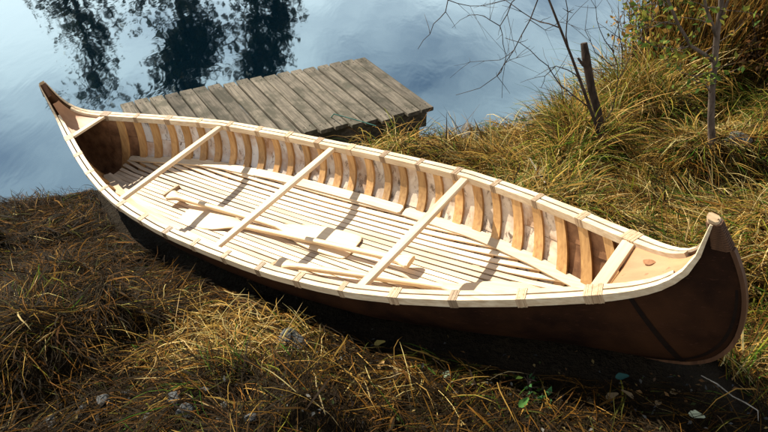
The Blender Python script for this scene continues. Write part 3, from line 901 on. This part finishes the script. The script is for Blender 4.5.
# tall reedy grass by the shore on the right
NR = 230
cen = []
while len(cen) < NR:
    px0 = rng.uniform(545, 800); lo = np.interp(px0, [545, 600, 640, 700, 800], [108, 80, 55, 30, 10]); py0 = rng.uniform(lo, lo + 70)
    q = ghit(px0, py0)
    if q[2] > .03: cen.append(q)
cen = np.array(cen); per = 60
P = np.repeat(cen, per, 0); N = len(P); P[:, :2] += rng.normal(0, .06, (N, 2)); P[:, 2] = ground_z(P[:, 0], P[:, 1])
px, py = pix(P)
L = rng.uniform(.25, .75, N) * np.repeat(rng.uniform(.6, 1.1, NR), per) * np.interp(px, [540, 620, 800], [.55, 1, 1])
gr_ = np.repeat(rng.uniform(.05, .7, NR), per)
wts = np.stack([.55 + 0 * px, .15 + 0 * px, .45 + .5 * smoothstep(680, 760, px), gr_, gr_ * .9, .3 + 0 * px], 1)
col = pick(N, ['straw', 'pale', 'brown', 'green', 'lime', 'olive'], wts)
blades('reed_grass', P, L, rng.uniform(.004, .008, N), rng.uniform(0, 2 * math.pi, N), rng.uniform(.9, 1.5, N), rng.uniform(.6, 2.7, N), col, 6, label='tall yellow green reedy grass along the shore on the right')

NR = 130; cen = []
while len(cen) < NR:
    q = ghit(rng.uniform(655, 830), rng.uniform(15, 95))
    if q[2] > .03: cen.append(q)
cen = np.array(cen); per = 46
P = np.repeat(cen, per, 0); N = len(P); P[:, :2] += rng.normal(0, .10, (N, 2)); P[:, 2] = ground_z(P[:, 0], P[:, 1])
col = pick(N, ['straw', 'brown', 'rust', 'olive', 'dark'], np.tile([.35, .8, .5, .3, .5], (N, 1)))
blades('dry_reeds', P, rng.uniform(.45, 1.15, N), rng.uniform(.004, .009, N), rng.uniform(0, 2 * math.pi, N), rng.uniform(1.25, 1.57, N), rng.uniform(.1, .9, N), col, 5, label='standing brown dead reeds behind the young tree', cat='reeds')

# ------------------------------------------------------------------ leaves
def leaves(name, P, size, colour, parent=None, mat='leaf', flat=0.0, wide=.55):
    n = len(P)
    d = rng.normal(0, 1, (n, 3)); d[:, 2] *= (1 - flat); d /= np.linalg.norm(d, axis=1)[:, None]
    r_ = rng.normal(0, 1, (n, 3)); r_[:, 2] *= (1 - flat)
    sd = r_ - d * (r_ * d).sum(1)[:, None]; sd /= np.linalg.norm(sd, axis=1)[:, None]
    up = np.cross(d, sd); up *= np.sign(up[:, 2:3] + 1e-9)
    s = size[:, None]
    V = np.stack([P, P + d * s * .45 + sd * s * wide * .5 + up * s * .12, P + d * s, P + d * s * .45 - sd * s * wide * .5 + up * s * .12], 1)
    Fq = np.arange(n)[:, None] * 4
    Ft = np.concatenate([Fq + [0, 1, 2], Fq + [0, 2, 3]], 0)
    return fast_mesh(name, V.reshape(-1, 3), Ft, M[mat], np.repeat(colour, 4, 0), parent)
# leaf litter on the near bank
N = 1500
P = scatter(N, -2.2, 2.6, 1.1, 3.2, lambda x, y, px, py: np.where(py > 330, smoothstep(325, 400, py), .03))
N = len(P); P[:, 2] += rng.uniform(.008, .03, N)
lc = np.array([(.10, .05, .02), (.15, .08, .03), (.05, .03, .017), (.12, .11, .09), (.07, .07, .065), (.05, .05, .047), (.20, .14, .05), (.05, .065, .02)])
col = lc[rng.integers(0, len(lc), N)] * rng.uniform(.6, 1.2, (N, 1))
tag(leaves('leaf_litter', P, rng.uniform(.010, .026, N), col, None, 'litter', .6, .5), 'small dead leaves scattered over the near bank', 'leaf litter', kind='stuff')

def one_leaf(px, py, size, c, ang, label, group=None, lift=.022):
    """broad fallen leaf: midrib, six outline points, curled up"""
    q = ghit(px, py); n = 10
    o2 = [(0, 0)]
    t = np.linspace(0, 2 * math.pi, n, endpoint=False)
    pts = [(.5 - .5 * math.cos(a), .24 * math.sin(a) * (1 + .45 * math.cos(a)) * (1 + .12 * math.cos(5 * a))) for a in t]
    v = [(x, y, .10 * abs(y) * 2 + .06 * math.sin(x * 3)) for x, y in pts] + [(.5, 0, .01)]
    f = []
    for k in range(n):
        f.append((n, k, (k + 1) % n))
    f += [(n, n + 1, 3), (n + 1, n, 7)] if False else []
    v = np.array(v) * size
    o = mesh('fallen_leaf', v, f, M['litter'], None, True, col=np.tile(c, (len(v), 1)))
    o.location = (q[0], q[1], q[2] + lift); o.rotation_euler = (random.uniform(-.3, .3) + .15, random.uniform(-.3, .3), ang)
    tag(o, label, 'leaf', group); return o
one_leaf(686, 419, .052, (.42, .44, .28), -.4, 'pale greenish white fallen leaf near the white stick')
one_leaf(444, 383, .052, (.22, .28, .18), 1.1, 'round pale green leaf lying in straw below the canoe')
one_leaf(374, 349, .05, (.40, .30, .08), .2, 'yellow fallen leaf by the shaded hull')
one_leaf(378, 374, .04, (.34, .21, .08), .9, 'small orange yellow leaf in the grass')
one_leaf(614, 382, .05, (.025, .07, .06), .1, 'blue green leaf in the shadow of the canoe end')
one_leaf(518, 412, .05, (.07, .16, .035), .7, 'fresh green leaf among dead leaves')
one_leaf(745, 285, .06, (.30, .32, .14), .5, 'pale yellow green leaf beside the canoe stem')
for (a, b, sz, an) in ((748, 310, .05, 1.), (752, 328, .045, 2.), (604, 405, .05, .3), (590, 411, .045, 1.6), (632, 405, .05, 2.4), (655, 410, .04, .9), (668, 398, .04, .2), (540, 396, .035, .4), (430, 392, .05, .2), (395, 385, .04, 1.4)):
    one_leaf(a, b, sz, tuple(np.array((.22, .15, .075)) * random.uniform(.6, 1.2)), an, 'tan dead leaf curled on the shaded ground', 'tan dead leaves below the canoe')

# ------------------------------------------------------------------ stones, sticks
def rock(px, py, wx, wy, wz, label, seed, sink=.35, group=None, mat='stone'):
    q = ghit(px, py); nu, nv = 14, 9; v = []
    r0 = np.random.default_rng(seed)
    ph = r0.uniform(0, 6, 8)
    for i in range(nv + 1):
        th = math.pi * i / nv
        for j in range(nu):
            a = 2 * math.pi * j / nu
            k = 1 + .16 * math.sin(2 * a + ph[0]) * math.sin(th) + .12 * math.sin(3 * a + ph[1] + 2 * th) + .10 * math.sin(5 * th + ph[2] + a) * math.sin(th)
            s = lambda t: math.copysign(abs(t) ** .8, t)
            v.append((wx * k * s(math.sin(th)) * s(math.cos(a)), wy * k * s(math.sin(th)) * s(math.sin(a)), wz * k * s(math.cos(th))))
    f = [(i * nu + j, i * nu + nu + j, i * nu + nu + (j + 1) % nu, i * nu + (j + 1) % nu) for i in range(nv) for j in range(nu)]
    o = mesh('stone', v, f, M[mat], None, False)
    o.location = (q[0], q[1], q[2] + wz * (1 - 2 * sink) + .01); o.rotation_euler = (0, 0, r0.uniform(0, 3))
    return tag(o, label, 'stone', group)
rock(472, 108, .17, .08, .11, 'flat grey stone on the shore just past the dock corner', 1)
rock(533, 131, .11, .08, .08, 'grey stone half hidden in dead grass behind the canoe', 2)
rock(292, 347, .065, .055, .05, 'mossy blue grey stone in the straw below the canoe', 3, .5)
rock(735, 147, .08, .07, .05, 'grey stone at the foot of the young tree', 4)
for i, (a, b, w_) in enumerate(((176, 402, .030), (186, 416, .034), (128, 397, .026), (104, 404, .03), (52, 425, .026), (160, 388, .018), (225, 408, .02), (232, 372, .018), (117, 380, .018), (250, 421, .022), (82, 412, .02), (150, 420, .022), (205, 392, .016))):
    rock(a, b, w_, w_ * .7, w_ * .5, 'small pale pebble among dead leaves on the near bank', 20 + i, .5, 'pebbles on the near bank')
sp = [ghit(a, b) + [0, 0, z] for a, b, z in ((697, 387, .05), (712, 396, .055), (728, 407, .05), (741, 414, .045), (753, 421, .05), (754, 430, .04))]
mb = MB(); mb.tube(sp, [.0014, .0021, .0017, .0022, .0016, .001], 6)
tag(mb.build('stick', M['driftwood']), 'thin bent white stick on the dark ground below the canoe end', 'stick')
for (a, b, c_, d_) in ((410, 185, 0, 0),): pass
for pts_, lab in ((((513, 128), (524, 141), (536, 152)), 'straight pale dead stalk lying in the grass behind the canoe'), (((528, 172), (536, 186), (543, 198)), 'thin pale stalk standing at the far gunwale')):
    q = [ghit(a, b) + [0, 0, .09] for a, b in pts_]
    mb = MB(); mb.tube(q, .004, 5); tag(mb.build('dry_stalk', M['driftwood']), lab, 'stalk')

# ------------------------------------------------------------------ trees and shrubs
def wander(a, b, n, amp):
    t = np.linspace(0, 1, n)[:, None]; P = np.array(a) * (1 - t) + np.array(b) * t
    w_ = rng.normal(0, amp, (n, 3)); w_[0] = 0; return P + np.cumsum(w_, 0) * .5
# young tree at the right
tb = ghit(712, 151)
yt = empty('young_tree', loc=tb.tolist())
tag(yt, 'slender young tree with thin bare trunk standing in the grass on the right', 'tree')
Yt = tb[1]
def lp(px, py, dy=0): return at(px, py, Yt + dy) - tb
mb = MB(); mb.tube([(0, 0, -.1), lp(712, 148), lp(711, 118), lp(712, 90), lp(715, 60), lp(717, 35), lp(721, 5), lp(723, -40), lp(728, -110), lp(724, -190)], [.026, .021, .019, .0175, .016, .015, .0135, .011, .008, .004], 9)
trunk = mb.build('trunk', M['palebark'], yt, True)
tips = []
for path, r0 in ((((715, 62), (704, 54), (691, 46), (678, 24), (668, 0), (655, -40), (648, -80)), .012), (((717, 38), (712, 24), (706, 8), (703, -12), (700, -60), (690, -110)), .011),
                 (((721, 20), (728, 0), (740, -30), (756, -70)), .009), (((713, 96), (705, 84), (694, 76), (680, 72)), .005), (((691, 46), (676, 50), (662, 46), (648, 42)), .005), (((678, 24), (664, 22), (650, 28), (640, 26)), .004), (((724, -40), (745, -60), (770, -100)), .007)):
    q = [lp(a, b, -.12 * i / len(path) * (1 if i % 2 else .4)) for i, (a, b) in enumerate(path)]
    mb = MB(); mb.tube(q, list(np.linspace(r0, r0 * .3, len(q))), 6)
    for m_ in range(8):
        i = int(rng.integers(1, len(q))); e_ = q[i] + rng.normal(0, 1, 3) * [.10, .08, .09] + [0, 0, .03]
        tw = wander(q[i], e_, 4, .012); mb.tube(tw, [r0 * .35 + .0008, .0018, .0015, .001], 4); tips += [tw[1], tw[2], tw[3]]
    mb.build('branch', M['palebark'], yt, True); tips += q[3:]
tips = np.array(tips)
N = 520
P = tips[rng.integers(0, len(tips), N)] + rng.normal(0, .022, (N, 3))
lcs = np.array([(.11, .16, .025), (.22, .21, .035), (.06, .10, .02), (.20, .11, .025)])
leaves('crown', P, rng.uniform(.025, .055, N), lcs[rng.integers(0, 4, N)] * rng.uniform(.7, 1.2, (N, 1)), yt)
# leaning dead post
pb = ghit(606, 158); top = at(583, 43, pb[1] + .18)
po = empty('leaning_post', loc=pb.tolist())
tag(po, 'dark broken post leaning left in the grass beside a thin sapling', 'post')
t_ = top - pb
mb = MB(); q = [np.array([0, 0, -.12]) - t_ * .05] + [t_ * k + rng.normal(0, .004, 3) for k in (.0, .2, .4, .6, .75, .88, 1.0)]
mb.tube(q, [.028, .027, .026, .025, .024, .025, .026, .020], 10)
shaft = mb.build('shaft', M['treebark'], po)
mb = MB(); mb.tube([t_ * .80, t_ * .80 + [-.035, -.02, .02], t_ * .86 + [-.06, -.02, .02]], [.014, .011, .006], 6); mb.build('branch_stub', M['treebark'], po)
# thin bare sapling in front of the post, with its drooping twigs
sb = ghit(608, 171); Ys = sb[1]
bs_ = empty('bare_sapling', loc=sb.tolist())
tag(bs_, 'thin leafless sapling with long twigs hanging over the water', 'sapling')
def sp_(px, py, dy=0): return at(px, py, Ys + dy) - sb
mb = MB(); mb.tube([(0, 0, -.06), sp_(607, 165), sp_(599, 133), sp_(590, 108), sp_(580, 80), sp_(572, 58), sp_(560, 28), sp_(549, 0, .1), sp_(540, -40, .2), sp_(535, -100, .3)], [.012, .0115, .0105, .010, .009, .008, .007, .006, .005, .003], 7)
mb.build('trunk', M['treebark'], bs_, True)
def twig(path, r0, dy0, dy1, name='branch'):
    q = [sp_(a, b, dy0 + (dy1 - dy0) * i / (len(path) - 1)) for i, (a, b) in enumerate(path)]
    qq = [q[0]]
    for i in range(len(q) - 1):
        qq += [(q[i] + q[i + 1]) / 2 + rng.normal(0, .006, 3), q[i + 1]]
    mb = MB(); mb.tube(qq, list(np.linspace(r0, r0 * .35, len(qq))), 5)
    for m_ in range(5):
        i = int(rng.integers(1, len(qq) - 1)); d_ = qq[i] - qq[i - 1]; d_ = d_ / np.linalg.norm(d_)
        e_ = qq[i] + (d_ * .5 + rng.normal(0, .55, 3)) * rng.uniform(.07, .20)
        mb.tube(wander(qq[i], e_, 4, .008), [r0 * .45, r0 * .38, r0 * .3, r0 * .2], 4)
    mb.build(name, M['treebark'], bs_, True)
for path, r0, d0, d1 in (
    (((590, 108), (574, 96), (561, 86), (548, 66), (530, 50), (505, 38)), .005, 0, .3),
    (((580, 80), (568, 70), (556, 66), (545, 76), (541, 88)), .004, 0, .1),
    (((572, 58), (566, 36), (568, 12), (560, -20)), .005, 0, .1),
    (((560, 28), (540, 22), (522, 12), (505, 0), (490, -14)), .004, 0, .4),
    (((549, -8), (528, -14), (512, 2), (500, 26), (503, 44), (506, 58), (502, 98)), .004, .1, .5),
    (((540, -40), (505, -36), (470, -20), (448, 0), (440, 18), (430, 34), (418, 49)), .005, .2, .8),
    (((448, 0), (470, 6), (492, 4), (512, 0)), .003, .6, .6),
    (((535, -60), (545, -20), (530, 20), (514, 50), (497, 76), (480, 88), (456, 95)), .0045, .2, .6),
    (((497, 76), (504, 64), (516, 58), (530, 46)), .003, .5, .5),
    (((500, 26), (484, 16), (470, 15), (452, 28)), .003, .4, .5),
    (((599, 133), (612, 110), (618, 80), (612, 50), (620, 20), (630, -10)), .004, 0, .2),
    (((612, 50), (600, 30), (596, 8), (590, -10)), .003, .1, .2),
    (((618, 80), (630, 56), (642, 30), (660, 10)), .003, .1, .3),
    (((530, 20), (545, 30), (560, 22), (580, 30)), .0025, .3, .3),
    (((514, 50), (500, 60), (470, 62), (450, 78)), .0025, .5, .6),
    (((612, 66), (595, 52), (585, 30), (588, 5)), .003, .1, .2)):
    twig(path, r0, d0, d1)

def shrub(px, py, h, rad, nst, nleaf, cols, size, label, group=None, name='shrub', up=.75, base=None):
    b = ghit(px, py) if base is None else np.array(base, float)
    s = empty(name, loc=b.tolist()); tag(s, label, 'shrub', group)
    allp = []
    for k in range(nst):
        a = rng.uniform(0, 2 * math.pi); rr = rad * rng.uniform(.35, 1)
        e = np.array([math.cos(a) * rr, math.sin(a) * rr, h * rng.uniform(.65, 1.0)])
        q = wander((math.cos(a) * .04, math.sin(a) * .04, -.05), e, 8, h * .035)
        mb = MB(); mb.tube(q, list(np.linspace(.009 + .004 * h, .002, 8)), 5)
        for m_ in range(5):
            i = rng.integers(2, 7); e2_ = q[i] + rng.normal(0, 1, 3) * [rad * .35, rad * .35, h * .12] + [0, 0, h * .06]
            w2 = wander(q[i], e2_, 4, h * .02); mb.tube(w2, [.004, .003, .002, .0015], 4); allp.append(w2[1:])
        mb.build('stem', M['treebark'], s, True); allp.append(q[2:])
    allp = np.vstack(allp)
    if nleaf:
        P = allp[rng.integers(0, len(allp), nleaf)] + rng.normal(0, rad * .10, (nleaf, 3))
        P[:, 2] = np.maximum(P[:, 2], .03)
        cc = np.array([PAL.get(c, c) if isinstance(c, str) else c for c in cols])
        leaves('foliage', P, rng.uniform(.5, 1.1, nleaf) * size, cc[rng.integers(0, len(cc), nleaf)] * rng.uniform(.55, 1.25, (nleaf, 1)), s)
    return s
RB = (.20, .085, .03); OR = (.34, .19, .05); GN = (.06, .10, .02); YG = (.17, .17, .03); BR = (.13, .075, .035)
shrub(672, 78, 1.15, .38, 9, 2400, [GN, YG, YG, OR], .055, 'leafy yellow green shrub behind the young tree')
shrub(642, 62, .80, .28, 6, 260, [RB, BR, OR], .05, 'sparse shrub with dark red brown leaves by the water')
shrub(762, 92, 1.05, .45, 9, 1700, [RB, OR, BR, BR], .045, 'brown leaved shrub at the right edge beside the young tree')
shrub(738, 66, 1.2, .45, 9, 1500, [OR, BR, RB, GN], .045, 'tall rusty shrub behind the young tree trunk')
shrub(790, 60, 1.5, .55, 9, 1500, [BR, OR, RB], .05, 'dense brown shrub beyond the right edge of the grass')
shrub(715, 40, 1.3, .5, 8, 1500, [GN, YG, BR, OR], .05, 'mixed green and brown shrub close to the far shore')
shrub(690, 52, 1.5, .5, 9, 1700, [BR, OR, GN, YG], .05, 'tall thin stemmed thicket shrub between reeds and lake')
shrub(765, 40, 1.6, .6, 10, 2000, [BR, BR, OR, RB], .05, 'large dark brown shrub at the back right of the bank')
shrub(655, 40, 1.1, .35, 7, 500, [OR, YG, BR], .045, 'open shrub with few yellow leaves over the reeds')
shrub(755, 170, .16, .16, 6, 160, [YG, GN], .03, 'low green herb in the grass right of the young tree', name='herb')
shrub(668, 120, .22, .18, 6, 140, [GN, YG], .04, 'low leafy herb in front of the reedy grass', name='herb')
shrub(345, 408, .05, .07, 4, 0, [GN], .03, 'tiny dry twiggy plant on the near bank', name='herb')
shrub(545, 395, .07, .09, 5, 26, [GN, (.06, .16, .05)], .035, 'small dark green herb in the canoe shadow', name='herb')

# trees across the water (seen mirrored in it)
def far_tree(x, y, h, w_, nl, label, dens=1.0, cols=((.012, .018, .008), (.018, .018, .008), (.025, .02, .01))):
    z = float(ground_z(np.array([x]), np.array([y]))[0])
    t = empty('lakeside_tree', loc=(x, y, z)); tag(t, label, 'tree', None)
    mb = MB(); q = wander((0, 0, -.3), (rng.normal(0, .3), 0, h * .97), 10, .10); mb.tube(q, list(np.linspace(.20, .02, 10)), 8)
    mb.build('trunk', M['treebark'], t, True)
    mb = MB(); pts = []
    for k in range(34):
        f_ = rng.uniform(.28, .95); i = min(int(f_ * 9), 8); a = rng.uniform(0, 2 * math.pi); rr = w_ * (1.12 - f_) * rng.uniform(.5, 1) + .25
        e = q[i] + [math.cos(a) * rr, math.sin(a) * rr, rng.uniform(.3, 1.3)]
        w2 = wander(q[i], e, 6, .10); mb.tube(w2, [.05, .04, .03, .022, .016, .008], 5); pts.append(w2[1:])
        for m_ in range(4):
            j = rng.integers(2, 6); e3 = w2[j] + rng.normal(0, .45, 3); w3 = wander(w2[j], e3, 4, .05); mb.tube(w3, [.016, .012, .008, .005], 4); pts.append(w3)
    mb.build('limbs', M['treebark'], t, True)
    pts = np.vstack(pts); P = pts[rng.integers(0, len(pts), nl)] + rng.normal(0, .22, (nl, 3))
    cc = np.array(cols); leaves('crown', P, rng.uniform(.16, .34, nl), cc[rng.integers(0, len(cc), nl)] * rng.uniform(.6, 1.3, (nl, 1)), t)
far_tree(-6.6, 23.0, 9.0, 2.2, 4800, 'tall dark tree across the lake, mirrored in the water beyond the dock')
far_tree(-4.6, 23.5, 8.8, 1.7, 3600, 'narrower dark tree across the lake beside the tallest one')
far_tree(-9.9, 23.0, 8.6, 1.7, 1800, 'thin open tree across the lake, apart from the dark pair')
